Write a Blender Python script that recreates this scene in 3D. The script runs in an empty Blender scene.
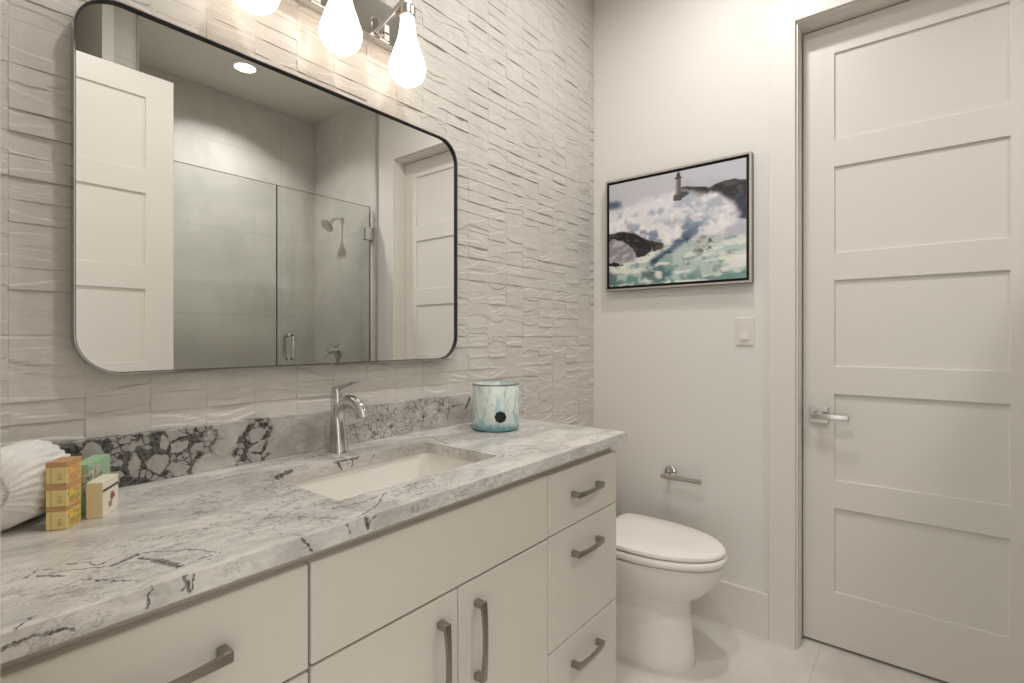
import bpy, bmesh, math, random
import numpy as np
from mathutils import Vector, Matrix

S = bpy.context.scene
C = S.collection
PI = math.pi

# ------------------------------------------------------------------ camera
F_PX, YAW, V0, EYE = 508.26, 38.74, 337.33, 1.22
cam_d = bpy.data.cameras.new('camera')
cam_d.sensor_fit = 'HORIZONTAL'
cam_d.sensor_width = 36.0
cam_d.lens = F_PX / 1024 * 36.0
cam_d.shift_y = -(341.5 - V0) / 1024
cam_d.clip_start = 0.02
cam = bpy.data.objects.new('camera', cam_d)
C.objects.link(cam)
cam.location = (0, 0, EYE)
cam.rotation_euler = (PI / 2, 0, math.radians(YAW - 90))
S.camera = cam

# ------------------------------------------------------------------ world, exposure
S.view_settings.view_transform = 'Standard'
S.view_settings.look = 'None'
S.view_settings.gamma = 1.0
S.view_settings.use_curve_mapping = False
S.view_settings.exposure = 0.0
W = bpy.data.worlds.new('world')
S.world = W
W.use_nodes = True
W.node_tree.nodes['Background'].inputs[0].default_value = (1.0, 0.995, 0.985, 1)
W.node_tree.nodes['Background'].inputs[1].default_value = 1.55
S.cycles.use_denoising = True
S.cycles.max_bounces = 10
S.cycles.diffuse_bounces = 6
S.cycles.glossy_bounces = 6
S.cycles.transparent_max_bounces = 12
S.cycles.sample_clamp_indirect = 6
S.cycles.caustics_reflective = False
S.cycles.caustics_refractive = False

BULB_E = 3.0          # glow of the three glass bulbs
CAN_W = 10.2           # each recessed ceiling light
CEIL = 2.97


def area_light(name, x, y, w, size=0.11, color=(1, 0.985, 0.967), spread=180):
    d = bpy.data.lights.new(name, 'AREA')
    d.shape = 'DISK'
    d.size = size
    d.energy = w
    d.color = color
    d.spread = math.radians(spread)
    o = bpy.data.objects.new(name, d)
    o.location = (x, y, CEIL - 0.012)
    C.objects.link(o)
    return o


CANS = [(0.72, 0.52), (1.62, 0.52), (1.485, -0.907)]
for (cx, cy), w, sp in zip(CANS, (CAN_W, CAN_W, CAN_W * 1.0), (170, 170, 125)):
    area_light('can_light', cx, cy, w, 0.12, spread=sp)


# ------------------------------------------------------------------ material helpers
def lin(c):
    c = c / 255.0
    return c / 12.92 if c <= 0.04045 else ((c + 0.055) / 1.055) ** 2.4


def rgb(r, g, b):
    return (lin(r), lin(g), lin(b), 1)


class NT:
    """Tiny node-building helper."""

    def __init__(self, name):
        self.m = bpy.data.materials.new(name)
        self.m.use_nodes = True
        self.t = self.m.node_tree
        self.b = self.t.nodes['Principled BSDF']
        self.out = self.t.nodes['Material Output']
        self._co = None

    def n(self, typ, **kw):
        nd = self.t.nodes.new(typ)
        for k, v in kw.items():
            setattr(nd, k, v)
        return nd

    def put(self, sock, v):
        if isinstance(v, bpy.types.NodeSocket):
            self.t.links.new(v, sock)
        else:
            sock.default_value = v

    def co(self):
        if self._co is None:
            self._co = self.n('ShaderNodeTexCoord').outputs['Object']
        return self._co

    def math(self, op, a, b=0.0, c=0.0, clamp=False):
        nd = self.n('ShaderNodeMath', operation=op, use_clamp=clamp)
        self.put(nd.inputs[0], a)
        self.put(nd.inputs[1], b)
        self.put(nd.inputs[2], c)
        return nd.outputs[0]

    def vec(self, op, a, b=(0, 0, 0), scale=None):
        nd = self.n('ShaderNodeVectorMath', operation=op)
        self.put(nd.inputs[0], a)
        if scale is None:
            self.put(nd.inputs[1], b)
        else:
            self.put(nd.inputs['Scale'], scale)
        return nd.outputs['Value'] if op in ('DOT_PRODUCT', 'LENGTH', 'DISTANCE') else nd.outputs['Vector']

    def noise(self, vec, scale, detail=4, rough=0.55, dist=0.0, color=False):
        nd = self.n('ShaderNodeTexNoise')
        self.put(nd.inputs['Vector'], vec)
        nd.inputs['Scale'].default_value = scale
        nd.inputs['Detail'].default_value = detail
        nd.inputs['Roughness'].default_value = rough
        nd.inputs['Distortion'].default_value = dist
        return nd.outputs['Color' if color else 'Fac']

    def ramp(self, v, lo, hi, a=0.0, b=1.0, smooth=True):
        nd = self.n('ShaderNodeMapRange')
        nd.interpolation_type = 'SMOOTHSTEP' if smooth else 'LINEAR'
        nd.clamp = True
        self.put(nd.inputs[0], v)
        nd.inputs[1].default_value = lo
        nd.inputs[2].default_value = hi
        nd.inputs[3].default_value = a
        nd.inputs[4].default_value = b
        return nd.outputs[0]

    def mix(self, f, a, b):
        nd = self.n('ShaderNodeMix', data_type='RGBA')
        self.put(nd.inputs[0], f)
        self.put(nd.inputs[6], a)
        self.put(nd.inputs[7], b)
        return nd.outputs[2]

    def sep(self, v):
        nd = self.n('ShaderNodeSeparateXYZ')
        self.put(nd.inputs[0], v)
        return nd.outputs

    def scalev(self, v, s):
        return self.vec('MULTIPLY', v, s)

    def bump(self, h, strength=0.2, dist=0.002):
        nd = self.n('ShaderNodeBump')
        nd.inputs['Strength'].default_value = strength
        nd.inputs['Distance'].default_value = dist
        self.put(nd.inputs['Height'], h)
        self.t.links.new(nd.outputs[0], self.b.inputs['Normal'])

    def col(self, v):
        self.put(self.b.inputs['Base Color'], v)

    def set(self, rough=None, metal=None, spec=None, coat=None):
        if rough is not None:
            self.put(self.b.inputs['Roughness'], rough)
        if metal is not None:
            self.b.inputs['Metallic'].default_value = metal
        if spec is not None:
            self.b.inputs['Specular IOR Level'].default_value = spec
        if coat is not None:
            self.b.inputs['Coat Weight'].default_value = coat
            self.b.inputs['Coat Roughness'].default_value = 0.05


def paint(name, c, rough=0.45, var=0.03, bump=0.05, bscale=220):
    k = NT(name)
    f = k.noise(k.co(), 3.0, 3)
    a = tuple(x * (1 - var) for x in c[:3]) + (1,)
    k.col(k.mix(f, a, c))
    k.set(rough=rough)
    if bump:
        k.bump(k.noise(k.co(), bscale, 2), bump, 0.001)
    return k.m


def metal(name, c, rough, streak=0.0):
    k = NT(name)
    f = k.noise(k.scalev(k.co(), (40, 40, 400)), 4.0, 2)
    k.col(k.mix(f, tuple(x * 0.92 for x in c[:3]) + (1,), c))
    k.set(metal=1.0, rough=k.ramp(f, 0.2, 0.8, rough * 0.85, rough * 1.15))
    return k.m


M = {}
M['wall'] = paint('warm_white_wall_paint', rgb(224, 220, 214), 0.6, 0.02, 0.0)
M['ceiling'] = paint('ceiling_paint', rgb(222, 218, 210), 0.8)
M['trim'] = paint('trim_paint', rgb(223, 218, 210), 0.35, 0.02, 0.0)
M['door'] = paint('door_paint', rgb(221, 216, 207), 0.38, 0.02, 0.0)
M['cabinet'] = paint('cabinet_lacquer', rgb(216, 210, 199), 0.38, 0.02, 0.0)
M['gap'] = paint('cabinet_carcass', rgb(150, 142, 128), 0.6)
M['chrome'] = metal('polished_chrome', (0.66, 0.655, 0.645, 1), 0.06)
M['nickel'] = metal('brushed_nickel', (0.60, 0.575, 0.535, 1), 0.25)
M['pull'] = metal('satin_nickel_pull', (0.36, 0.335, 0.30, 1), 0.33)
M['darkmetal'] = metal('polished_black_nickel', (0.52, 0.515, 0.51, 1), 0.10)
M['sidemetal'] = metal('dark_metal_frame_side', (0.22, 0.21, 0.195, 1), 0.4)
M['silver'] = metal('silver_leaf_frame', (0.60, 0.575, 0.54, 1), 0.3)
M['ceramic'] = paint('white_vitreous_china', rgb(236, 231, 224), 0.09, 0.01, 0.0)
M['plastic'] = paint('white_toilet_seat_plastic', rgb(238, 232, 225), 0.16, 0.01, 0.0)
M['switch'] = paint('white_switch_plastic', rgb(220, 216, 209), 0.3, 0.01, 0.0)
M['black'] = paint('matte_black', rgb(18, 17, 17), 0.6, 0.2, 0.0)
M['liner'] = paint('black_frame_liner', rgb(10, 10, 11), 0.7, 0.2, 0.0)
M['rubber'] = paint('clear_seal', rgb(150, 152, 145), 0.4)


def mat_emit(name, c, e):
    k = NT(name)
    k.col((0.9, 0.88, 0.84, 1))
    k.set(rough=0.15)
    f = k.noise(k.co(), 30, 2)
    k.put(k.b.inputs['Emission Color'], k.mix(f, c, tuple(x * 0.97 for x in c[:3]) + (1,)))
    k.b.inputs['Emission Strength'].default_value = e
    return k.m


M['bulb'] = mat_emit('glowing_frosted_bulb', (1, 0.83, 0.69, 1), BULB_E)
M['lens'] = mat_emit('glowing_downlight_lens', (1, 0.95, 0.88, 1), 6.0)

k = NT('mirror_silvering')
f = k.noise(k.co(), 2, 2)
k.col(k.mix(f, (0.90, 0.905, 0.89, 1), (0.905, 0.91, 0.895, 1)))
k.set(metal=1.0, rough=0.0)
M['mirror'] = k.m


def mat_glass(name, tint):
    k = NT(name)
    tr = k.n('ShaderNodeBsdfTransparent')
    f = k.noise(k.co(), 1.5, 2)
    k.put(tr.inputs[0], k.mix(f, tint, tuple(x * 0.985 for x in tint[:3]) + (1,)))
    gl = k.n('ShaderNodeBsdfGlossy')
    gl.inputs['Roughness'].default_value = 0.0
    fr = k.n('ShaderNodeFresnel')
    fr.inputs[0].default_value = 1.45
    mx = k.n('ShaderNodeMixShader')
    k.t.links.new(fr.outputs[0], mx.inputs[0])
    k.t.links.new(tr.outputs[0], mx.inputs[1])
    k.t.links.new(gl.outputs[0], mx.inputs[2])
    k.t.links.new(mx.outputs[0], k.out.inputs['Surface'])
    return k.m


M['glass'] = mat_glass('pale_green_shower_glass', (0.952, 0.966, 0.946, 1))
M['glass_edge'] = paint('green_glass_edge', rgb(128, 138, 126), 0.2)


def mat_walltile():
    k = NT('ridged_linen_stone_tile')
    co = k.co()
    streak = k.noise(k.scalev(co, (14, 14, 60)), 1.0, 5, 0.6)
    weave = k.noise(k.scalev(co, (260, 60, 260)), 1.0, 2)
    cloud = k.noise(co, 6, 4)
    c = k.mix(k.ramp(streak, 0.3, 0.72), rgb(206, 201, 193), rgb(216, 212, 205))
    c = k.mix(k.ramp(cloud, 0.35, 0.7, 0, 0.35), c, rgb(198, 192, 184))
    c = k.mix(k.ramp(weave, 0.35, 0.75, 0, 0.25), c, rgb(186, 179, 170))
    k.col(c)
    k.set(rough=0.7, spec=0.25)
    k.bump(weave, 0.12, 0.0008)
    return k.m


M['walltile'] = mat_walltile()
M['grout'] = paint('tile_grout', rgb(176, 170, 160), 0.9)


def lines(k, s, z0, p, w=0.0014):
    """1 on joints of period p at coordinate s, else 0"""
    q = k.math('DIVIDE', k.math('SUBTRACT', s, z0), p)
    d = k.math('ABSOLUTE', k.math('SUBTRACT', q, k.math('ROUND', q)))
    return k.ramp(k.math('MULTIPLY', d, p), w * 0.6, w * 1.3, 1.0, 0.0)


def mat_plate(name, c1, c2, cg, jx=None, jy=None, jz=None, rough=0.4, bw=0.0014):
    k = NT(name)
    co = k.co()
    a = k.noise(co, 2.6, 7, 0.62, 0.4)
    b = k.noise(k.scalev(co, (14, 14, 3)), 1.0, 5, 0.6)
    c = k.mix(k.ramp(a, 0.32, 0.68), c1, c2)
    c = k.mix(k.ramp(b, 0.4, 0.75, 0, 0.35), c, c1)
    x, y, z = k.sep(co)
    g = None
    for s, j in ((x, jx), (y, jy), (z, jz)):
        if j:
            l = lines(k, s, j[0], j[1], bw)
            g = l if g is None else k.math('MAXIMUM', g, l)
    if g is not None:
        c = k.mix(k.math('MULTIPLY', g, 0.75), c, cg)
        k.bump(k.math('SUBTRACT', 1.0, g), 0.25, 0.001)
    k.col(c)
    k.set(rough=rough)
    return k.m


M['shower_back'] = mat_plate('grey_shower_plate_tile', rgb(192, 188, 181), rgb(210, 206, 200), rgb(158, 153, 146),
                             (1.959, 1.22), None, (1.385, 0.61))
M['shower_side'] = mat_plate('grey_shower_side_tile', rgb(192, 188, 181), rgb(210, 206, 200), rgb(158, 153, 146),
                             None, (-0.545, 1.22), (1.385, 0.61))
M['floor'] = mat_plate('warm_grey_floor_tile', rgb(204, 198, 190), rgb(222, 217, 210), rgb(188, 181, 171),
                       (1.30, 1.22), (0.305, 0.61), None, 0.42, 0.0015)


# marble --------------------------------------------------------------------
def mat_marble(name, off, segs, patches, lacy, tone=0.0):
    k = NT(name)
    co = k.vec('ADD', k.co(), off)
    w1 = k.vec('SUBTRACT', k.noise(co, 26, 4, 0.65, color=True), (0.5, 0.5, 0.5))
    w2 = k.vec('SUBTRACT', k.noise(co, 110, 3, 0.6, color=True), (0.5, 0.5, 0.5))
    p = k.vec('ADD', k.vec('ADD', co, k.vec('SCALE', w1, scale=0.020)), k.vec('SCALE', w2, scale=0.006))
    t_ = lambda r, g, b_: rgb(r - tone, g - tone, b_ - tone)
    # clouds drawn out along the slab
    a = k.noise(k.scalev(p, (2.4, 5.5, 5.5)), 1.0, 8, 0.62, 1.0)
    b = k.noise(k.scalev(p, (12, 26, 26)), 1.0, 7, 0.66, 0.8)
    c = k.mix(k.ramp(a, 0.36, 0.66), t_(182, 178, 172), t_(222, 218, 212))
    c = k.mix(k.ramp(b, 0.48, 0.70, 0, 0.6), c, t_(166, 161, 154))
    c = k.mix(k.ramp(b, 0.28, 0.44, 0.55, 0.0), c, t_(238, 235, 230))
    # hairline veins
    for sc, mk, th, dk in (((5, 9, 9), 4.2, 0.010, 0.62), ((10, 22, 22), 6.0, 0.022, 0.62), ((16, 44, 44), 8.0, 0.03, 0.5)):
        v = k.noise(k.scalev(p, sc), 1.0, 5, 0.6, 1.6)
        hv = k.ramp(k.math('ABSOLUTE', k.math('SUBTRACT', v, 0.5)), 0.0, th, 1.0, 0.0)
        msk = k.ramp(k.noise(k.vec('ADD', p, (mk, 0, 0)), mk, 3), 0.50, 0.64)
        c = k.mix(k.math('MULTIPLY', k.math('MULTIPLY', hv, msk), dk), c, t_(124, 119, 112))

    def ell(lst, soft=0.5):
        m = None
        nn = k.math('MULTIPLY', k.math('SUBTRACT', k.noise(co, 24, 5, 0.68), 0.5), 1.9)
        for (x, y, z, rx, ry, rz) in lst:
            q = k.vec('DIVIDE', k.vec('SUBTRACT', co, (x, y, z)), (rx, ry, rz))
            e = k.math('ADD', k.vec('LENGTH', q), nn)
            r = k.ramp(e, 1.0 - soft * 0.3, 1.0 + soft * 0.3, 1.0, 0.0)
            m = r if m is None else k.math('MAXIMUM', m, r)
        return m

    def voro(vec, scale, edge=True):
        vo = k.n('ShaderNodeTexVoronoi', feature='DISTANCE_TO_EDGE' if edge else 'F1')
        k.put(vo.inputs['Vector'], vec)
        vo.inputs['Scale'].default_value = scale
        return vo.outputs['Distance'] if edge else vo.outputs['Color']

    # brecciated patches: pale shards of several sizes in a dark matrix
    if patches:
        m = ell(patches)
        fine = k.noise(k.scalev(p, (1, 1, 1)), 150, 4, 0.7)
        dark = k.mix(k.ramp(fine, 0.38, 0.62), rgb(44, 43, 44), rgb(104, 101, 98))
        shard = k.mix(k.noise(p, 55, 4), rgb(140, 136, 131), rgb(186, 181, 175))
        r1 = k.sep(voro(p, 29, False))[0]
        e1 = voro(p, 29)
        big = k.math('MULTIPLY', k.ramp(r1, 0.30, 0.32), k.ramp(k.math('SUBTRACT', e1, k.ramp(k.noise(co, 20, 3), 0.35, 0.65, 0.0, 0.14)), 0.04, 0.08))
        r2 = k.sep(voro(p, 70, False))[1]
        e2 = voro(p, 70)
        small = k.math('MULTIPLY', k.ramp(r2, 0.52, 0.54, 0, 0.8), k.ramp(e2, 0.06, 0.12))
        f = k.math('MAXIMUM', big, small)
        c = k.mix(m, c, k.mix(f, dark, shard))
    if lacy:
        for lst, sc, dk in lacy:
            m = ell(lst)
            e = k.ramp(voro(p, sc), 0.01, 0.10, 0.9, 0.0)
            e = k.math('MULTIPLY', e, k.ramp(k.noise(co, 22, 4), 0.40, 0.58, 0.05, 1.0))
            c = k.mix(k.math('MULTIPLY', k.math('MULTIPLY', m, e), dk), c, rgb(74, 71, 69))
    # bold veins: ragged distance to hand-placed segments
    ps = k.vec('ADD', k.vec('ADD', co, k.vec('SCALE', w1, scale=0.014)), k.vec('SCALE', w2, scale=0.010))
    dmin = None
    for (x0, y0, z0, x1, y1, z1, w) in segs:
        A = Vector((x0, y0, z0))
        D = Vector((x1, y1, z1)) - A
        pv = ps
        if dmin is not None:                    # evaluate one segment after the other
            nd = k.n('ShaderNodeVectorMath', operation='MULTIPLY_ADD')
            k.put(nd.inputs[0], dmin)
            nd.inputs[1].default_value = (1e-9, 1e-9, 1e-9)
            k.put(nd.inputs[2], ps)
            pv = nd.outputs[0]
        pa = k.vec('SUBTRACT', pv, tuple(A))
        h = k.math('MULTIPLY', k.vec('DOT_PRODUCT', pa, tuple(D)), 1.0 / max(D.length_squared, 1e-9), clamp=True)
        q = k.vec('SUBTRACT', pa, k.vec('SCALE', tuple(D), scale=h))
        d = k.math('DIVIDE', k.vec('LENGTH', q), w)
        dmin = d if dmin is None else k.math('MINIMUM', dmin, d)
    if dmin is not None:
        rag = k.math('MULTIPLY', k.math('SUBTRACT', k.noise(co, 130, 4, 0.7), 0.5), 1.3)
        br = k.ramp(k.noise(p, 210, 3, 0.7), 0.36, 0.58)
        ink = k.math('MULTIPLY', k.ramp(k.math('ADD', dmin, rag), 0.45, 1.0, 0.95, 0.0), k.math('ADD', 0.55, k.math('MULTIPLY', br, 0.45)))
        c = k.mix(ink, c, rgb(74, 71, 69))
    k.col(c)
    k.set(rough=0.24)
    return k.m


HC = 0.918            # counter top height
CF = 0.728            # counter front edge


def top(pts, w, z=HC):
    out = []
    for (a, b) in zip(pts[:-1], pts[1:]):
        out.append((a[0], a[1], z, b[0], b[1], z, w))
    return out


def front(pts, w):
    return [(a[0], CF, a[1], b[0], CF, b[1], w) for a, b in zip(pts[:-1], pts[1:])]


SEG = []
SEG += top([(0.125, 0.87), (0.154, 0.861), (0.175, 0.845), (0.193, 0.833)], 0.0022)
SEG += top([(0.193, 0.833), (0.226, 0.848)], 0.0052)
SEG += top([(0.114, 0.877), (0.128, 0.892), (0.142, 0.881)], 0.0022)
SEG += top([(0.126, 0.872), (0.144, 0.843)], 0.0032)
SEG += top([(0.224, 0.831), (0.236, 0.806)], 0.0040)
SEG += top([(0.236, 0.806), (0.249, 0.764)], 0.0080)
SEG += top([(0.262, 0.765), (0.290, 0.768)], 0.0018)
SEG += top([(0.228, 0.851), (0.251, 0.835), (0.282, 0.802), (0.299, 0.766)], 0.0024)
SEG += top([(0.154, 0.819), (0.175, 0.792), (0.211, 0.741)], 0.0022)
SEG += top([(0.158, 0.886), (0.176, 0.873), (0.182, 0.848), (0.203, 0.864)], 0.0022)
SEG += top([(0.266, 0.757), (0.285, 0.755)], 0.0022)
SEG += top([(0.075, 0.704), (0.09, 0.729), (0.105, 0.749)], 0.0022)
SEG += top([(0.256, 0.888), (0.309, 0.89), (0.339, 0.868)], 0.0014)
SEG += top([(0.40, 0.848), (0.442, 0.88), (0.485, 0.902), (0.515, 0.901)], 0.0020)
SEG += top([(0.381, 0.772), (0.404, 0.734)], 0.0022)
SEG += top([(0.444, 0.818), (0.459, 0.79), (0.482, 0.743)], 0.0022)
SEG += top([(0.502, 0.808), (0.555, 0.795), (0.612, 0.806), (0.707, 0.816)], 0.0024)
SEG += top([(0.608, 0.801), (0.556, 0.757), (0.497, 0.735)], 0.0022)
SEG += top([(0.655, 1.185), (0.692, 1.20), (0.73, 1.185)], 0.0030)
SEG += top([(0.60, 1.19), (0.655, 1.185)], 0.0022)
SEG += top([(0.80, 1.185), (0.87, 1.165), (0.90, 1.17)], 0.0030)
SEG += top([(0.56, 1.235), (0.64, 1.225)], 0.0026)
SEG += top([(0.43, 1.16), (0.50, 1.165), (0.53, 1.15)], 0.0022)
SEG += top([(1.048, 1.216), (1.043, 1.138), (1.007, 1.044)], 0.0026)
SEG += top([(1.01, 1.06), (1.096, 1.05), (1.209, 0.986)], 0.0024)
SEG += front([(0.2075, 0.918), (0.203, 0.8935)], 0.0024)
SEG += front([(0.243, 0.918), (0.247, 0.895)], 0.0040)
SEG += front([(0.238, 0.899), (0.247, 0.910)], 0.0026)
SEG += front([(0.254, 0.915), (0.251, 0.897)], 0.0020)
SEG += front([(0.075, 0.902), (0.095, 0.9063), (0.134, 0.9005)], 0.0030)
SEG += front([(0.3985, 0.919), (0.4159, 0.8927)], 0.0028)
SEG += front([(0.513, 0.915), (0.517, 0.899)], 0.0055)
SEG += front([(0.530, 0.915), (0.520, 0.906)], 0.0022)
SEG += front([(0.478, 0.914), (0.4838, 0.897)], 0.0030)
SEG += [(0.59, 1.121, 0.914, 0.535, 1.121, 0.898, 0.008), (0.70, 1.121, 0.912, 0.77, 1.121, 0.914, 0.004), (0.71, 1.121, 0.912, 0.72, 1.121, 0.893, 0.0045), (0.755, 1.121, 0.912, 0.75, 1.121, 0.893, 0.0030), (0.82, 1.121, 0.914, 0.805, 1.121, 0.893, 0.0022)]


# ------------------------------------------------------------------ object helpers
MAT_W = {}


def thing(name, label, cat, loc=(0, 0, 0), rotz=0.0, group=None, kind=None):
    o = bpy.data.objects.new(name, None)
    o.empty_display_size = 0.05
    o.location = loc
    o.rotation_euler = (0, 0, rotz)
    C.objects.link(o)
    if label:
        o['label'] = label
    if cat:
        o['category'] = cat
    if group:
        o['group'] = group
    if kind:
        o['kind'] = kind
    MAT_W[o.name] = Matrix.Translation(loc) @ Matrix.Rotation(rotz, 4, 'Z')
    return o


def tag(o, label, cat, group=None):
    o['label'] = label
    o['category'] = cat
    if group:
        o['group'] = group
    return o


def obj(name, bm, mat, parent=None, smooth=None, origin=None, local=False, label=None):
    """Link bm as one mesh object. World-space verts unless local=True."""
    if parent is not None:
        if not local:
            bm.transform(MAT_W[parent.name].inverted())
    else:
        if origin is None:
            xs = [v.co for v in bm.verts]
            lo = Vector([min(v[i] for v in xs) for i in range(3)])
            hi = Vector([max(v[i] for v in xs) for i in range(3)])
            origin = ((lo.x + hi.x) / 2, (lo.y + hi.y) / 2, lo.z)
        bm.transform(Matrix.Translation(-Vector(origin)))
    bmesh.ops.recalc_face_normals(bm, faces=bm.faces[:])
    me = bpy.data.meshes.new(name)
    if smooth is not None:
        for f in bm.faces:
            f.smooth = True
        a = math.radians(smooth)
        for e in bm.edges:
            if len(e.link_faces) == 2 and e.calc_face_angle(0) > a:
                e.smooth = False
    bm.to_mesh(me)
    bm.free()
    me.materials.append(mat)
    o = bpy.data.objects.new(name, me)
    C.objects.link(o)
    if parent is not None:
        o.parent = parent
        MAT_W[o.name] = MAT_W[parent.name]
    else:
        o.location = origin
        MAT_W[o.name] = Matrix.Translation(origin)
    if label:
        o['label'] = label
    return o


def struct(o):
    o['kind'] = 'structure'
    return o


def BM():
    return bmesh.new()


def box(bm, x0, x1, y0, y1, z0, z1, bev=0.0, seg=2):
    t = bmesh.new()
    vs = [t.verts.new((x, y, z)) for x in (x0, x1) for y in (y0, y1) for z in (z0, z1)]
    for q in ((0, 1, 3, 2), (4, 6, 7, 5), (0, 4, 5, 1), (2, 3, 7, 6), (0, 2, 6, 4), (1, 5, 7, 3)):
        t.faces.new([vs[i] for i in q])
    if bev:
        bmesh.ops.bevel(t, geom=t.edges[:], offset=bev, segments=seg, affect='EDGES', profile=0.5)
    merge(bm, t)


def merge(bm, t, mtx=None):
    if mtx is not None:
        t.transform(mtx)
    mp = {}
    for v in t.verts:
        mp[v] = bm.verts.new(v.co)
    for f in t.faces:
        try:
            bm.faces.new([mp[v] for v in f.verts])
        except ValueError:
            pass
    t.free()


def loft(bm, rings, cap0=True, cap1=True, closed=True):
    R = [[bm.verts.new(p) for p in r] for r in rings]
    n = len(R[0])
    for a, b in zip(R[:-1], R[1:]):
        for i in range(n if closed else n - 1):
            j = (i + 1) % n
            bm.faces.new((a[i], a[j], b[j], b[i]))
    if cap0:
        bm.faces.new(R[0][::-1])
    if cap1:
        bm.faces.new(R[-1])
    return R


def lathe(bm, prof, c=(0, 0, 0), n=32, axis='Z', cap0=True, cap1=True):
    rings = []
    for r, h in prof:
        ring = []
        for i in range(n):
            a = 2 * PI * i / n
            p = (r * math.cos(a), r * math.sin(a), h)
            if axis == 'X':
                p = (p[2], p[0], p[1])
            elif axis == 'Y':
                p = (p[0], p[2], p[1])
            ring.append((c[0] + p[0], c[1] + p[1], c[2] + p[2]))
        rings.append(ring)
    loft(bm, rings, cap0, cap1)


def tube(bm, pts, r, n=12, caps=True, squash=None):
    """Round (or squashed) tube through pts; r scalar or list."""
    pts = [Vector(p) for p in pts]
    rr = r if isinstance(r, (list, tuple)) else [r] * len(pts)
    up = Vector((0, 0, 1))
    rings = []
    t0 = (pts[1] - pts[0]).normalized()
    if abs(t0.dot(up)) > 0.95:
        up = Vector((1, 0, 0))
    nrm = (up - t0 * up.dot(t0)).normalized()
    for i, p in enumerate(pts):
        a = pts[max(i - 1, 0)]
        b = pts[min(i + 1, len(pts) - 1)]
        t = (b - a).normalized()
        nrm = (nrm - t * nrm.dot(t)).normalized()
        bi = t.cross(nrm)
        ring = []
        for k_ in range(n):
            an = 2 * PI * k_ / n
            s = rr[i] if not isinstance(rr[i], tuple) else None
            ru, rv = (s, s) if s is not None else rr[i]
            ring.append(p + nrm * (ru * math.cos(an)) + bi * (rv * math.sin(an)))
        rings.append(ring)
    loft(bm, rings, caps, caps)


def rrect(cx, cy, hx, hy, r, n=8):
    """Rounded rectangle outline, counter-clockwise 2-D."""
    out = []
    for (sx, sy, a0) in ((1, 1, 0), (-1, 1, 90), (-1, -1, 180), (1, -1, 270)):
        for i in range(n + 1):
            a = math.radians(a0 + 90 * i / n)
            out.append((cx + sx * (hx - r) + r * math.cos(a), cy + sy * (hy - r) + r * math.sin(a)))
    return out


def arc(p0, p1, p2, n=10):
    """quadratic bezier"""
    p0, p1, p2 = Vector(p0), Vector(p1), Vector(p2)
    return [p0 * (1 - t) ** 2 + p1 * 2 * t * (1 - t) + p2 * t * t for t in [i / n for i in range(n + 1)]]


# numpy value noise (for the painted canvas and towel pile)
def vnoise(x, y, seed=0):
    xi = np.floor(x).astype(np.int64)
    yi = np.floor(y).astype(np.int64)
    xf = x - xi
    yf = y - yi

    def hsh(a, b):
        h = (a * 374761393 + b * 668265263 + seed * 1442695041) & 0x7fffffff
        h = ((h ^ (h >> 13)) * 1274126177) & 0x7fffffff
        return ((h ^ (h >> 16)) & 0xffff) / 65535.0
    u = xf * xf * (3 - 2 * xf)
    v = yf * yf * (3 - 2 * yf)
    return ((hsh(xi, yi) * (1 - u) + hsh(xi + 1, yi) * u) * (1 - v) +
            (hsh(xi, yi + 1) * (1 - u) + hsh(xi + 1, yi + 1) * u) * v)


def fbm(x, y, o=5, seed=0):
    s = 0
    a = 0.5
    for i in range(o):
        s = s + a * vnoise(x * 2 ** i, y * 2 ** i, seed + i * 17)
        a *= 0.5
    return s / (1 - 0.5 ** o)


# ------------------------------------------------------------------ room shell
XL, XR, YB = 0.04, 2.249, 1.278      # left wall, right wall, tiled wall
YG = -0.589                           # shower glass line
YS = -1.375                           # shower back wall
XS = 0.82                             # shower left tile face
D0, D1 = -0.345, 0.3716                # far doorway jamb faces (y)
DTOP = 2.448

b = BM()
box(b, -1.3, 2.6, YS - 0.1, 1.4, -0.08, 0.0)
struct(obj('floor', b, M['floor'], origin=(0, 0, 0)))
b = BM()
box(b, -0.09, 2.5, YS - 0.1, 1.4, CEIL, CEIL + 0.1)
struct(obj('ceiling', b, M['ceiling'], origin=(0, 0, 0)))

# right wall with the doorway
b = BM()
box(b, XR, XR + 0.13, D1 + 0.02, 1.40, 0, CEIL)
box(b, XR, XR + 0.13, -0.545, D0 - 0.02, 0, CEIL)
box(b, XR, XR + 0.13, D0 - 0.02, D1 + 0.02, DTOP + 0.02, CEIL)
struct(obj('wall_right', b, M['wall'], origin=(0, 0, 0)))
b = BM()
box(b, XR - 0.014, XR + 0.13, YS, -0.545, 0, CEIL)
struct(obj('wall_shower_right', b, M['shower_side'], origin=(0, 0, 0)))
b = BM()
box(b, XS - 0.02, XR + 0.13, YS - 0.1, YS, 0, CEIL)
struct(obj('wall_shower_back', b, M['shower_back'], origin=(0, 0, 0)))
b = BM()
box(b, 0.722, XS, YS, YG, 0, CEIL)
struct(obj('wall_shower_left', b, M['shower_side'], origin=(0, 0, 0)))
b = BM()
box(b, 0.675, 0.7215, -1.36, YG + 0.012, 0, CEIL)
struct(obj('wall_closet_end', b, M['wall'], origin=(0, 0, 0)))
b = BM()
box(b, XL - 0.12, 0.675, -1.40, -1.34, 0, CEIL)
struct(obj('wall_closet_back', b, M['wall'], origin=(0, 0, 0)))
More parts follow.
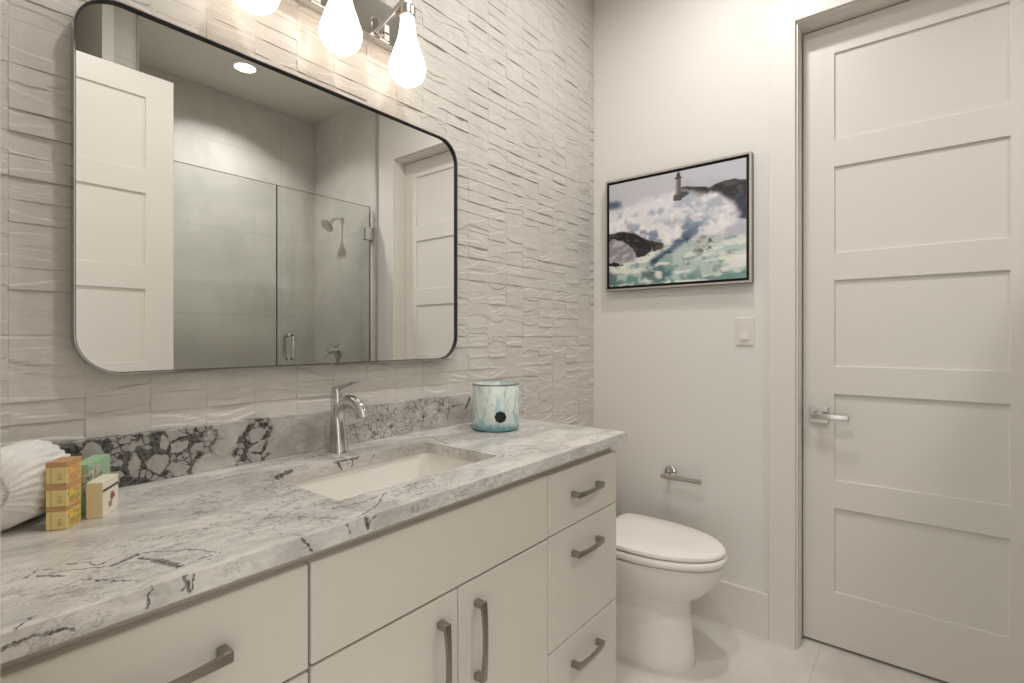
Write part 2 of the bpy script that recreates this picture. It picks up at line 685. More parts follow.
# left wall with the entry doorway (camera stands in it)
E0, E1 = -0.345, 0.50
b = BM()
box(b, XL - 0.12, XL, E1 + 0.02, 1.40, 0, CEIL)
box(b, XL - 0.12, XL, -1.36, E0 - 0.02, 0, CEIL)
box(b, XL - 0.12, XL, E0 - 0.02, E1 + 0.02, DTOP + 0.02, CEIL)
struct(obj('wall_left', b, M['wall'], origin=(0, 0, 0)))

b = BM()
box(b, XR + 0.13, XR + 0.19, D0 - 0.1, D1 + 0.1, 0, DTOP + 0.1)  # added slab behind the far door, keeps world light out of its gaps
struct(obj('wall_light_block', b, M['wall'], origin=(0, 0, 0)))

# metal tile edge trims at the shower opening
b = BM()
box(b, XS - 0.004, XS + 0.006, YG - 0.002, YG + 0.008, 0, CEIL, 0.002)
struct(obj('trim_1', b, M['chrome']))
b = BM()
box(b, XR - 0.018, XR - 0.006, -0.546, -0.538, 0, CEIL, 0.002)
struct(obj('trim_2', b, M['chrome']))


# tiled wall: rows of split-face relief pieces ------------------------------
def tile_wall():
    rng = np.random.RandomState(11)
    cw, rh = 0.1084, 0.0409
    zt = 1.02                              # row line on top of the backsplash
    xs = 0.1456 + cw * np.arange(-1, 20)
    r0 = -int(math.floor(zt / rh)) - 1
    r1 = int(math.ceil((CEIL - zt) / rh))
    nx, nz = 9, 18
    U = np.concatenate(([0.0, 0.008], np.linspace(0.1, 0.9, nx - 3), [0.992, 1.0]))
    Vv = np.concatenate(([0.0, 0.015], np.linspace(0.08, 0.92, nz - 1), [0.985, 1.0]))
    uu, vv = np.meshgrid(U, Vv)
    verts, faces = [], []
    base = 0
    nu, nv = len(U), len(Vv)
    quad = np.array([(j * nu + i, j * nu + i + 1, (j + 1) * nu + i + 1, (j + 1) * nu + i)
                     for j in range(nv - 1) for i in range(nu - 1)])
    edge = (uu == 0) | (uu == 1) | (vv == 0) | (vv == 1)
    nrow, ncol = r1 - r0 + 2, len(xs) + 1
    E = rng.rand(nrow, ncol) - 0.5             # shared crease heights at the column joints
    for r in range(r0, r1 + 1):
        z0 = zt + r * rh
        z1 = z0 + rh
        for ci, x0 in enumerate(xs):
            x1 = x0 + cw
            a, e = max(x0, XL), min(x1, XR)
            lo, hi = max(z0, 0.0), min(z1, CEIL)
            if e - a < 0.004 or hi - lo < 0.004:
                continue
            if hi < HC - 0.03 and e < 1.44:
                continue
            kind = rng.rand()
            ea, eb = E[r - r0, ci], E[r - r0, ci + 1]
            if rng.rand() < 0.3:
                ea = rng.rand() - 0.5
            if rng.rand() < 0.3:
                eb = rng.rand() - 0.5
            bow = 1.1 * (rng.rand() - 0.5)
            px = 0.2 + 0.6 * rng.rand()
            peak = np.where(uu < px, uu / px, (1 - uu) / (1 - px)) if rng.rand() < 0.45 else 1 - 4 * (uu - 0.5) ** 2
            cur = 0.5 + 0.95 * (ea + (eb - ea) * uu) + bow * peak
            h = 0.0009 + 0.0012 * (rng.rand() - 0.4) + 0.0022 * (rng.rand() - 0.5) * (vv - 0.5) + 0.0012 * (rng.rand() - 0.5) * (uu - 0.5)
            st = 0.0040 * (0.3 + rng.rand()) * (1 if rng.rand() < 0.78 else -0.8)
            if kind < 0.88:
                q = np.clip((cur - vv) / 0.06 + 0.5, 0, 1)
                h = h + st * (q - 0.35) * (0.35 + 0.65 * np.clip(1.0 - 1.25 * np.abs(cur - vv), 0, 1)) * (0.5 + 0.5 * peak)
            if kind < 0.62:
                cur2 = cur + 0.45 * (1 if rng.rand() < .5 else -1) + 0.6 * (rng.rand() - .5) * (uu - .5)
                q = np.clip((cur2 - vv) / 0.055 + 0.5, 0, 1)
                h = h + 0.75 * st * (q - 0.4) * (0.3 + 0.7 * peak)
            h = np.clip(h, -0.0010, 0.0080)
            h = np.where((uu == 0) | (uu == 1), np.minimum(0.6 * h, 0.0010), h)
            h = np.where((vv == 0) | (vv == 1), 0.0009 + 0.4 * (h - 0.0009), h)
            X = a + (e - a) * uu
            Z = lo + (hi - lo) * vv
            verts.append(np.stack([X, YB - h, Z], -1).reshape(-1, 3))
            faces.append(quad + base)
            base += nu * nv
    verts = np.concatenate(verts)
    faces = np.concatenate(faces)
    me = bpy.data.meshes.new('wall_back')
    bx = [(XL - .12, YB + .004, 0), (XR + .13, YB + .004, 0), (XR + .13, YB + .12, 0), (XL - .12, YB + .12, 0),
          (XL - .12, YB + .004, CEIL), (XR + .13, YB + .004, CEIL), (XR + .13, YB + .12, CEIL), (XL - .12, YB + .12, CEIL)]
    n0 = len(verts)
    fl = faces.tolist() + [[n0 + i for i in q] for q in ((0, 1, 5, 4), (1, 2, 6, 5), (2, 3, 7, 6), (3, 0, 4, 7), (0, 3, 2, 1), (4, 5, 6, 7))]
    me.from_pydata(verts.tolist() + bx, [], fl)
    me.materials.append(M['walltile'])
    me.materials.append(M['grout'])
    idx = np.zeros(len(fl), dtype=np.int32)
    idx[-6:] = 1
    me.polygons.foreach_set('material_index', idx)
    me.update()
    o = bpy.data.objects.new('wall_back', me)
    C.objects.link(o)
    struct(o)


tile_wall()

# baseboards, casings, jambs --------------------------------------------------
b = BM()
box(b, XR - 0.014, XR, 0.473, YB - 0.004, 0, 0.1855, 0.002)
box(b, XR - 0.0195, XR - 0.013, 0.383, YB - 0.004, 0, 0.004, 0.0015)
struct(obj('baseboard_right', b, M['trim']))
b = BM()
box(b, 1.475, XR - 0.014, YB - 0.022, YB - 0.006, 0, 0.1855, 0.002)
struct(obj('baseboard_back', b, M['trim']))


def casing(name, xf, xb, y0, y1, zt, w=0.094):
    b = BM()
    box(b, xf, xb, y1, y1 + w, 0, zt + w, 0.002)
    box(b, xf, xb, y0 - w, y0, 0, zt + w, 0.002)
    box(b, xf + 0.0002, xb, y0, y1, zt, zt + w, 0.002)
    return struct(obj(name, b, M['trim']))


casing('trim_3', XR - 0.0145, XR, D0 - 0.005, D1 + 0.007, DTOP + 0.005)
casing('trim_4', XL, XL + 0.014, E0 - 0.005, E1 + 0.005, DTOP + 0.005)
b = BM()
box(b, XR, XR + 0.13, D1, D1 + 0.02, 0, DTOP + 0.02)
box(b, XR, XR + 0.13, D0 - 0.02, D0, 0, DTOP + 0.02)
box(b, XR, XR + 0.13, D0, D1, DTOP, DTOP + 0.02)
# weatherstrip stop behind and rebate step in front of the leaf
box(b, XR + 0.020, XR + 0.055, D1 - 0.003, D1, 0, DTOP, 0.001)
box(b, XR + 0.020, XR + 0.055, D0, D0 + 0.003, 0, DTOP, 0.001)
box(b, XR + 0.020, XR + 0.055, D0, D1, DTOP - 0.003, DTOP, 0.001)
struct(obj('trim_5', b, M['trim']))
b = BM()
box(b, XL - 0.12, XL, E1, E1 + 0.02, 0, DTOP + 0.02)
box(b, XL - 0.12, XL, E0 - 0.02, E0, 0, DTOP + 0.02)
box(b, XL - 0.12, XL, E0, E1, DTOP, DTOP + 0.02)
struct(obj('trim_6', b, M['trim']))


# five-panel doors: local frame u across (0..w), depth d (0 = visible face), z up
RAILS = [0.012, 0.2235, 0.5516, 0.6609, 0.9977, 1.107, 1.443, 1.5515, 1.8878, 1.9951, 2.3331, 2.443]


def door(name, place, w, stile, thick=0.035):
    b = BM()
    box(b, 0, stile, 0, thick, RAILS[0], RAILS[-1], 0.0015)
    box(b, w - stile, w, 0, thick, RAILS[0], RAILS[-1], 0.0015)
    for i in range(0, 12, 2):
        box(b, stile - 0.002, w - stile + 0.002, 0.0001, thick - 0.0001, RAILS[i], RAILS[i + 1], 0.0012)
    for v in b.verts:
        v.co = Vector(place(v.co))
    o = obj(name, b, M['door'], origin=place(Vector((0, thick / 2, 0.012))))
    struct(o)
    for i in range(1, 11, 2):
        b = BM()
        box(b, stile - 0.004, w - stile + 0.004, 0.009, thick - 0.009, RAILS[i] - 0.004, RAILS[i + 1] + 0.004)
        for v in b.verts:
            v.co = Vector(place(v.co))
        obj('door_panel', b, M['door'], o)
    return o


def lever(o, place, u, z, s):
    """lever set at u,z pointing along s (+1/-1 in u), out of the face (d<0)"""
    b = BM()
    box(b, u - 0.0325, u + 0.0325, -0.008, 0, z - 0.0325, z + 0.0325, 0.002)
    for v in b.verts:
        v.co = Vector(place(v.co))
    h = obj('door_handle', b, M['nickel'], o)
    b = BM()
    t = bmesh.new()
    lathe(t, [(0.011, 0), (0.011, 0.036)], n=18)
    merge(b, t, Matrix.Translation((u, -0.006, z)) @ Matrix.Rotation(PI / 2, 4, 'X'))
    u0, u1 = u - s * 0.020, u + s * 0.103
    box(b, min(u0, u1), max(u0, u1), -0.050, -0.038, z - 0.0115, z + 0.0105, 0.002)
    for v in b.verts:
        v.co = Vector(place(v.co))
    obj('lever', b, M['nickel'], h, smooth=40)
    return h


DX = 2.343
pl1 = lambda p: (DX + p[1], 0.3685 - p[0], p[2])
d1 = door('door_1', pl1, 0.7105, 0.108)
lever(d1, pl1, 0.056, 0.912, 1)
pl2 = lambda p: (0.888 - p[0], -0.299 - p[1], p[2])
d2 = door('door_2', pl2, 0.81, 0.112)
lever(d2, pl2, 0.06, 0.912, 1)
for pl, dd, ww in ((pl2, d2, 0.81),):
    for z in (0.25, 1.25, 2.2):
        b = BM()
        lathe(b, [(0.006, -0.05), (0.006, 0.05)], pl((ww + 0.004, -0.004, z)), 12)
        obj('hinge', b, M['nickel'], dd, smooth=40)

# ------------------------------------------------------------------ vanity cabinets
YF = 0.752          # drawer and door face
YC = 0.771          # carcass front
CB = 0.888          # underside of the counter


def pull(parent, x, z, axis, L=0.170, name='pull'):
    """arched bar pull on the y=YF face, centred at x,z"""
    b = BM()
    rings = []
    N = 24
    for i in range(N + 1):
        s = -1 + 2 * i / N
        ww = 0.0045 + 0.0030 * abs(s) ** 1.6          # flares to the ends
        yo = YF - 0.0315 + 0.0105 * (1 - s * s) * 0 - 0.0 + 0.006 * s * s   # outer face bows out
        th = 0.0075 + 0.004 * max(0, abs(s) - 0.8) / 0.2
        l = s * L / 2
        pts = [(-ww, yo), (ww, yo), (ww, yo + th), (-ww, yo + th)]
        ring = []
        for a, yy in pts:
            ring.append((x + l, yy, z + a) if axis == 'x' else (x + a, yy, z + l))
        rings.append(ring)
    loft(b, rings)
    for sg in (-1, 1):
        c = sg * (L / 2 - 0.006)
        if axis == 'x':
            box(b, x + c - 0.0065, x + c + 0.0065, YF - 0.024, YF, z - 0.0078, z + 0.0078, 0.0012)
        else:
            box(b, x - 0.0078, x + 0.0078, YF - 0.024, YF, z + c - 0.0065, z + c + 0.0065, 0.0012)
    return obj(name, b, M['pull'], parent)


def carcass(t, x0, x1, hollow=False):
    b = BM()
    if hollow:
        box(b, x0, x0 + 0.018, YC, 1.268, 0.10, CB - 0.002)
        box(b, x1 - 0.018, x1, YC, 1.268, 0.10, CB - 0.002)
        box(b, x0 + 0.018, x1 - 0.018, YC, 1.268, 0.10, 0.118)
        box(b, x0 + 0.018, x1 - 0.018, 1.256, 1.268, 0.118, CB - 0.002)
        box(b, x0 + 0.018, x1 - 0.018, YC, YC + 0.018, 0.675, CB - 0.002)
    else:
        box(b, x0, x1, YC, 1.268, 0.10, CB - 0.002)
    box(b, x0, x1, 0.83, 1.268, 0.0, 0.10)
    obj('carcass', b, M['cabinet'], t)


def slab(t, name, x0, x1, z0, z1):
    b = BM()
    box(b, x0, x1, YF, YC, z0, z1, 0.0025, 2)
    return obj(name, b, M['cabinet'], t)


t = thing('drawer_cabinet', 'white flat-front drawer cabinet at the left end of the vanity, nearest the towel', 'cabinet', (0.235, 1.0, 0))
carcass(t, 0.045, 0.4268)
for z0, z1 in ((0.697, 0.8625), (0.394, 0.6915), (0.112, 0.389)):
    d = slab(t, 'drawer', 0.046, 0.4245, z0, z1)
    pull(d, 0.229, z1 - 0.0755, 'x', 0.146)
t = thing('sink_cabinet', 'white two-door vanity cabinet under the sink, between the drawer stacks', 'cabinet', (0.758, 1.0, 0))
carcass(t, 0.4272, 1.0888, True)
slab(t, 'false_front', 0.4295, 1.0868, 0.700, 0.8625)
for x0, x1, xp in ((0.4295, 0.7572, 0.7045), (0.7600, 1.0868, 0.8125)):
    d = slab(t, 'cabinet_door', x0, x1, 0.112, 0.695)
    pull(d, xp, 0.566, 'z')
t = thing('drawer_cabinet', 'white drawer stack at the right end of the vanity, beside the toilet', 'cabinet', (1.28, 1.0, 0))
carcass(t, 1.0892, 1.468)
for z0, z1 in ((0.700, 0.8605), (0.3945, 0.6965), (0.112, 0.3905)):
    d = slab(t, 'drawer', 1.0910, 1.4675, z0, z1)
    pull(d, 1.2725, z1 - 0.0755, 'x', 0.146)

# ------------------------------------------------------------------ countertop with sink cut-out
SX0, SX1, SY0, SY1 = 0.531, 0.991, 0.838, 1.121


def slab_with_hole(bm, outer, inner, z0, z1):
    def fill(z, flip):
        t = bmesh.new()
        loops = []
        for lp in (outer, inner):
            vs = [t.verts.new((p[0], p[1], z)) for p in lp]
            es = [t.edges.new((vs[i], vs[(i + 1) % len(vs)])) for i in range(len(vs))]
            loops += es
        bmesh.ops.triangle_fill(t, use_beauty=True, edges=loops)
        merge(bm, t)
    fill(z1, False)
    fill(z0, True)
    for lp in (outer, inner):
        n = len(lp)
        lo = [bm.verts.new((p[0], p[1], z0)) for p in lp]
        hi = [bm.verts.new((p[0], p[1], z1)) for p in lp]
        for i in range(n):
            j = (i + 1) % n
            bm.faces.new((lo[i], lo[j], hi[j], hi[i]))
    bmesh.ops.remove_doubles(bm, verts=bm.verts[:], dist=1e-6)


b = BM()
outer = rrect((0.045 + 1.497) / 2, (CF + 1.270) / 2, (1.497 - 0.045) / 2, (1.270 - CF) / 2, 0.004, 3)
inner = rrect((SX0 + SX1) / 2, (SY0 + SY1) / 2, (SX1 - SX0) / 2, (SY1 - SY0) / 2, 0.012, 6)
slab_with_hole(b, outer, inner, CB, HC)
org = ((0.045 + 1.487) / 2, 1.0, CB)
M['marble'] = mat_marble('grey_veined_marble', org, SEG, [],
                         [([(0.50, 0.86, HC, 0.16, 0.12, 0.1), (0.44, 1.0, HC, 0.14, 0.10, 0.1), (0.62, 0.78, HC, 0.10, 0.05, 0.1)], 46, 0.5),
                          ([(0.40, 1.15, HC, 0.2, 0.07, 0.1), (0.72, 1.19, HC, 0.2, 0.06, 0.1), (1.05, 1.10, HC, 0.14, 0.10, 0.1), (0.16, 0.80, HC, 0.10, 0.08, 0.1)], 38, 0.25)])
ct = tag(obj('countertop', b, M['marble'], origin=org),
         'grey veined marble countertop with square edge over the white vanity', 'countertop')
bv = ct.modifiers.new('eased_edge', 'BEVEL')
bv.width = 0.0016
bv.segments = 2
bv.limit_method = 'ANGLE'
bv.angle_limit = math.radians(50)

b = BM()
box(b, 0.045, 1.40, 1.252, 1.2772, HC + 0.0003, 1.0212, 0.001)
M['marble_bs'] = mat_marble('brecciated_marble', (0.72, 1.262, HC),
                            [(1.21, 1.252, 0.94, 1.216, 1.252, 0.985, 0.003), (1.216, 1.252, 0.985, 1.29, 1.252, 0.985, 0.003),
                             (1.30, 1.252, 0.97, 1.32, 1.252, 1.0, 0.008)],
                            [(0.33, 1.262, 0.985, 0.14, 0.1, 0.08), (0.20, 1.262, 0.985, 0.09, 0.1, 0.07),
                             (0.560, 1.262, 0.945, 0.042, 0.1, 0.045), (0.578, 1.262, 1.0, 0.030, 0.1, 0.045)],
                            [([(1.05, 1.262, 0.985, 0.16, 0.1, 0.055), (0.93, 1.262, 0.97, 0.11, 0.1, 0.06)], 60, 1.0),
                             ([(0.70, 1.262, 0.97, 0.09, 0.1, 0.05)], 30, 0.15)], tone=22)
tag(obj('backsplash', b, M['marble_bs'], origin=(0.72, 1.262, HC)),
    'low grey marble backsplash with dark broken-rock patches below the wall tile', 'backsplash')

# ------------------------------------------------------------------ sink
cxs, cys = (SX0 + SX1) / 2, (SY0 + SY1) / 2
hx, hy = (SX1 - SX0) / 2 + 0.006, (SY1 - SY0) / 2 + 0.006
t = thing('undermount_sink', 'white rectangular undermount sink basin in the marble countertop', 'sink', (cxs, cys, 0.74))
b = BM()
rings = []
prof = [(0.022, CB - 0.0006), (0.0, CB - 0.0006), (-0.003, 0.86), (-0.007, 0.79), (-0.014, 0.765), (-0.03, 0.755), (-0.08, 0.752)]
for g, z in prof:
    rings.append([(x, y, z) for x, y in rrect(cxs, cys, hx + g, hy + g, max(0.012, 0.03 + g * 0.3), 6)])
R = loft(b, rings, False, True)
out = []
for g, z in [(0.022, CB - 0.0006), (0.022, CB - 0.012), (0.012, CB - 0.02), (0.006, 0.77), (-0.03, 0.742)]:
    out.append([(x, y, z) for x, y in rrect(cxs, cys, hx + g, hy + g, 0.03, 6)])
loft(b, out, False, True)
bmesh.ops.remove_doubles(b, verts=b.verts[:], dist=1e-6)
obj('basin', b, M['ceramic'], t, smooth=50)
b = BM()
lathe(b, [(0.024, 0.7522), (0.024, 0.7545), (0.018, 0.7555), (0.016, 0.7535)], (cxs, cys + 0.02, 0), 24)
obj('drain', b, M['chrome'], t, smooth=40)

# ------------------------------------------------------------------ faucet
FX, FY = 0.762, 1.202
t = thing('faucet', 'polished chrome single-lever faucet with arched spout behind the sink', 'faucet', (FX, FY, HC))
b = BM()
rings = []
for z, hxx, y0, y1 in ((HC, 0.0195, -0.030, 0.028), (HC + 0.003, 0.0195, -0.030, 0.028), (HC + 0.008, 0.0180, -0.027, 0.026), (0.96, 0.0165, -0.022, 0.024),
                       (1.00, 0.0158, -0.016, 0.023), (1.025, 0.0152, -0.012, 0.022), (1.044, 0.0146, -0.014, 0.021)):
    rings.append([(x, y, z) for x, y in rrect(FX, FY + (y0 + y1) / 2, hxx, (y1 - y0) / 2, 0.0125, 5)])
loft(b, rings)
obj('body', b, M['chrome'], t, smooth=50)
b = BM()
pts = [Vector((FX, FY - 0.004, 1.000))] + arc((FX, FY - 0.005, 1.015), (FX, FY - 0.018, 1.058), (FX, FY - 0.062, 1.054), 8)[1:] + \
      arc((FX, FY - 0.062, 1.054), (FX, FY - 0.100, 1.050), (FX, FY - 0.106, 1.017), 8)[1:]
n = len(pts)
rad = [(0.011 + 0.003 * (i / (n - 1)), 0.0165 + 0.003 * (i / (n - 1))) for i in range(n)]
tube(b, pts, rad, 20)
obj('spout', b, M['chrome'], t, smooth=50)
b = BM()
rings = []
for z, hxx, y0, y1 in ((1.0472, 0.0142, -0.016, 0.021), (1.052, 0.0142, -0.016, 0.021), (1.068, 0.0132, -0.013, 0.020), (1.084, 0.0124, -0.010, 0.018), (1.090, 0.0100, -0.007, 0.015)):
    rings.append([(x, y, z) for x, y in rrect(FX, FY + (y0 + y1) / 2, hxx, (y1 - y0) / 2, 0.0085, 5)])
loft(b, rings)
hub = obj('handle', b, M['chrome'], t, smooth=50)
b = BM()
pts = [(FX, FY + 0.016, 1.083), (FX, FY - 0.005, 1.0875), (FX, FY - 0.030, 1.0925), (FX, FY - 0.055, 1.099), (FX, FY - 0.080, 1.1075)]
tube(b, pts, [(0.004, 0.011), (0.0055, 0.0115), (0.005, 0.010), (0.0045, 0.0095), (0.0045, 0.0105)], 14)
obj('lever', b, M['chrome'], hub, smooth=50)

# ------------------------------------------------------------------ mirror
t = thing('wall_mirror', 'large rounded-corner mirror in a thin dark metal frame on the tiled wall', 'mirror', (0.74, 1.262, 1.147))
mx, mz, mhx, mhz = 0.7395, 1.5175, 0.5095, 0.3705
YMF, YMG = 1.241, 1.2500
b = BM()
R1 = rrect(mx, mz, mhx, mhz, 0.078, 14)
R2 = rrect(mx, mz, mhx - 0.0022, mhz - 0.0022, 0.0758, 14)
ring = lambda r, y: [(p[0], y, p[1]) for p in r]
loft(b, [ring(R2, 1.262), ring(R2, YMF + 0.001), ring(R2, YMF), ring(R1, YMF), ring(R1, 1.268), ring(R2, 1.268), ring(R2, 1.262)], False, False)
bmesh.ops.remove_doubles(b, verts=b.verts[:], dist=1e-6)
obj('frame', b, M['darkmetal'], t, smooth=40)
b = BM()
R4 = rrect(mx, mz, mhx - 0.0024, mhz - 0.0024, 0.0756, 14)
R5 = rrect(mx, mz, mhx - 0.0034, mhz - 0.0034, 0.0746, 14)
loft(b, [ring(R4, YMG), ring(R4, YMF + 0.0008), ring(R5, YMF + 0.0016), ring(R5, YMG), ring(R4, YMG)], False, False)
obj('inner_lip', b, M['black'], t, smooth=40, label='black inner lip')
b = BM()
R3 = rrect(mx, mz, mhx - 0.0028, mhz - 0.0028, 0.0752, 14)
loft(b, [ring(R3, YMG), ring(R3, YMG + 0.005)])
obj('mirror_glass', b, M['mirror'], t)

# ------------------------------------------------------------------ vanity light
LX = [0.531, 0.750, 0.969]
LY = 1.170
t = thing('vanity_light', 'polished metal vanity light with three glowing teardrop glass bulbs above the mirror', 'light fixture', (0.75, 1.27, 2.15))
b = BM()
box(b, 0.48, 1.02, 1.240, 1.270, 2.098, 2.215, 0.004)
obj('back_plate', b, M['chrome'], t)
for x in LX:
    b = BM()
    xa = x - 0.058
    # square bar rising from the plate to the socket, with a short drop bracket
    d = Vector((x - 0.012, LY, 2.199)) - Vector((xa, 1.240, 2.108))
    tt = bmesh.new()
    box(tt, -0.0085, 0.0085, -0.006, 0.006, 0, d.length, 0.0012)
    merge(b, tt, Matrix.Translation((xa, 1.240, 2.108)) @ d.to_track_quat('Z', 'Y').to_matrix().to_4x4())
    box(b, x - 0.020, x + 0.010, LY - 0.010, LY + 0.010, 2.190, 2.204, 0.0015)
    box(b, xa + 0.008, xa + 0.026, 1.212, 1.222, 2.088, 2.132, 0.0015)
    box(b, xa + 0.008, xa + 0.026, 1.212, 1.2405, 2.102, 2.110, 0.001)
    arm = obj('arm', b, M['nickel'], t)
    b = BM()
    lathe(b, [(0.008, 2.191), (0.021, 2.189), (0.0235, 2.184), (0.0235, 2.158), (0.021, 2.156)], (x, LY, 0), 24)
    obj('socket', b, M['nickel'], arm, smooth=40)
    b = BM()
    prof = []
    zc, r = 2.008, 0.0540
    for i in range(0, 13):
        a = -PI / 2 + i / 12 * (PI / 2 + 0.45)
        prof.append((max(r * math.cos(a), 0.0006), zc + r * 0.97 * math.sin(a)))
    prof += [(0.0442, 2.045), (0.0380, 2.063), (0.0320, 2.080), (0.0270, 2.099), (0.0235, 2.119), (0.0212, 2.140), (0.0195, 2.166)]
    lathe(b, prof, (x, LY, 0), 36)
    obj('bulb', b, M['bulb'], t, smooth=60)

# ------------------------------------------------------------------ recessed lights
labs = ['recessed round ceiling light in front of the mirror, nearer the entry door', 'recessed round ceiling light nearer the toilet and picture wall',
        'recessed round ceiling light inside the shower, seen in the mirror']
for (x, y), lb in zip(CANS, labs):
    t = thing('recessed_light', lb, 'ceiling light', (x, y, CEIL), 0, None)
    b = BM()
    lathe(b, [(0.062, CEIL - 0.0005), (0.085, CEIL - 0.0005), (0.084, CEIL - 0.005), (0.063, CEIL - 0.008), (0.062, CEIL - 0.0005)], (x, y, 0), 40, cap0=False, cap1=False)
    obj('trim_ring', b, M['switch'], t, smooth=40)
    b = BM()
    lathe(b, [(0.0615, CEIL - 0.0004), (0.0615, CEIL - 0.003), (0.03, CEIL - 0.0045)], (x, y, 0), 40)
    obj('lens', b, M['lens'], t, smooth=40)

# ------------------------------------------------------------------ toilet
TX = 1.905


def egg(hw, yf, yb, z, n=64, yc=None, sq=2.0, sqb=3.2, tx=None):
    """closed outline, pointed end at yf (front, low y), squarer at the back"""
    yc = yc if yc is not None else yf + 0.62 * (yb - yf)
    out = []
    for i in range(n):
        a = 2 * PI * i / n
        cx_, sy_ = math.cos(a), math.sin(a)
        e = sq if sy_ < 0 else sqb
        x = hw * math.copysign(abs(cx_) ** (2 / e), cx_)
        y = math.copysign(abs(sy_) ** (2 / e), sy_)
        y = yc + (y * (yc - yf) if sy_ < 0 else y * (yb - yc))
        out.append(((TX if tx is None else tx) + x, y, z))
    return out


t = thing('toilet', 'white elongated toilet with closed lid between the vanity and the far wall', 'toilet', (TX, 0.9, 0))
b = BM()
rings = []
for z, hw, yf, yb, dx, yc in ((0.0, 0.112, 0.651, 1.20, -.019, .83), (0.004, 0.113, 0.650, 1.20, -.019, .83), (0.06, 0.109, 0.656, 1.20, -.018, .83), (0.14, 0.105, 0.664, 1.20, -.017, .84),
                      (0.215, 0.103, 0.668, 1.20, -.016, .85), (0.241, 0.104, 0.667, 1.20, -.015, .85), (0.249, 0.108, 0.662, 1.20, -.013, .86), (0.257, 0.123, 0.645, 1.21, -.010, .87), (0.274, 0.143, 0.617, 1.22, -.006, .88),
                      (0.304, 0.161, 0.588, 1.23, -.002, .89), (0.338, 0.174, 0.566, 1.23, 0, .90), (0.37, 0.180, 0.556, 1.24, 0, .91), (0.386, 0.181, 0.553, 1.24, 0, .91), (0.390, 0.178, 0.557, 1.24, 0, .91)):
    rings.append(egg(hw, yf, yb, z, yc=yc, sq=2.1, tx=TX + dx))
loft(b, rings)
obj('bowl', b, M['ceramic'], t, smooth=45)
b = BM()
loft(b, [egg(.172, .560, 1.03, .3945), egg(.181, .548, 1.03, .397), egg(.185, .543, 1.032, .404), egg(.185, .543, 1.032, .418), egg(.180, .550, 1.028, .4245)])
obj('seat', b, M['plastic'], t, smooth=50)
b = BM()
loft(b, [egg(.176, .555, 1.018, .4290, sqb=7), egg(.182, .548, 1.022, .4310, sqb=7), egg(.183, .547, 1.022, .438, sqb=7), egg(.181, .550, 1.020, .4445, sqb=7), egg(.172, .562, 1.013, .4480, sqb=6), egg(.10, .66, .98, .4495, sqb=4)])
obj('lid', b, M['plastic'], t, smooth=50)
b = BM()
loft(b, [[(x, y, z) for x, y in rrect(TX, 1.155 + dy, 0.172 + g, 0.092 + g - dy * 0, 0.035, 6)] for z, g, dy in
         ((0.391, -0.02, 0), (0.42, 0.0, 0), (0.66, 0.004, 0))])
obj('tank', b, M['ceramic'], t, smooth=45)
b = BM()
loft(b, [[(x, y, z) for x, y in rrect(TX, 1.155, 0.180 + g, 0.103 + g, 0.035, 6)] for z, g in ((0.661, -0.004), (0.665, 0.0), (0.685, 0.0), (0.692, -0.006))])
tl = obj('tank_lid', b, M['ceramic'], t, smooth=45)
b = BM()
lathe(b, [(0.024, 0.692), (0.024, 0.696), (0.02, 0.698)], (TX, 1.155, 0), 24)
obj('flush_button', b, M['chrome'], tl, smooth=40)
for sx in (-1, 1):
    b = BM()
    lathe(b, [(0.014, 0.391), (0.014, 0.424), (0.010, 0.430)], (TX + sx * 0.07, 1.046, 0), 18)
    obj('lid_hinge', b, M['plastic'], t, smooth=40)

# ------------------------------------------------------------------ toilet paper holder
t = thing('toilet_paper_holder', 'empty chrome toilet paper bar on the wall above the toilet', 'paper holder', (XR, 0.88, 0.6))
b = BM()
lathe(b, [(0.026, 0.0), (0.026, -0.007), (0.024, -0.009), (0.0095, -0.0105), (0.009, -0.052)], (XR, 0.88, 0.613), 28, 'X')
obj('post', b, M['chrome'], t, smooth=40)
b = BM()
tube(b, [(XR - 0.05, 0.906, 0.600), (XR - 0.05, 0.90, 0.600), (XR - 0.05, 0.742, 0.600), (XR - 0.05, 0.737, 0.600), (XR - 0.05, 0.730, 0.600)], [0.0095, 0.010, 0.010, 0.0125, 0.0125], 16)
tube(b, [(XR - 0.045, 0.88, 0.612), (XR - 0.05, 0.88, 0.600)], 0.009, 12)
obj('bar', b, M['nickel'], t, smooth=40)

# ------------------------------------------------------------------ light switch
t = thing('light_switch', 'white rocker light switch plate on the wall beside the door casing', 'switch', (XR, 0.565, 1.188))
b = BM()
box(b, XR - 0.006, XR, 0.529, 0.600, 1.187, 1.302, 0.0025, 3)
obj('plate', b, M['switch'], t)
b = BM()
box(b, XR - 0.0075, XR - 0.004, 0.547, 0.582, 1.209, 1.280, 0.001)
f = obj('rocker_frame', b, M['switch'], t)
b = BM()
rings = [[(XR - d, y, z) for y, z in ((0.5485, z_), (0.5805, z_))] + [(XR - 0.006, 0.5805, z_), (XR - 0.006, 0.5485, z_)] for z_, d in ((1.2105, 0.012), (1.2445, 0.0085), (1.2785, 0.0085))]
loft(b, rings)
obj('rocker', b, M['switch'], f)

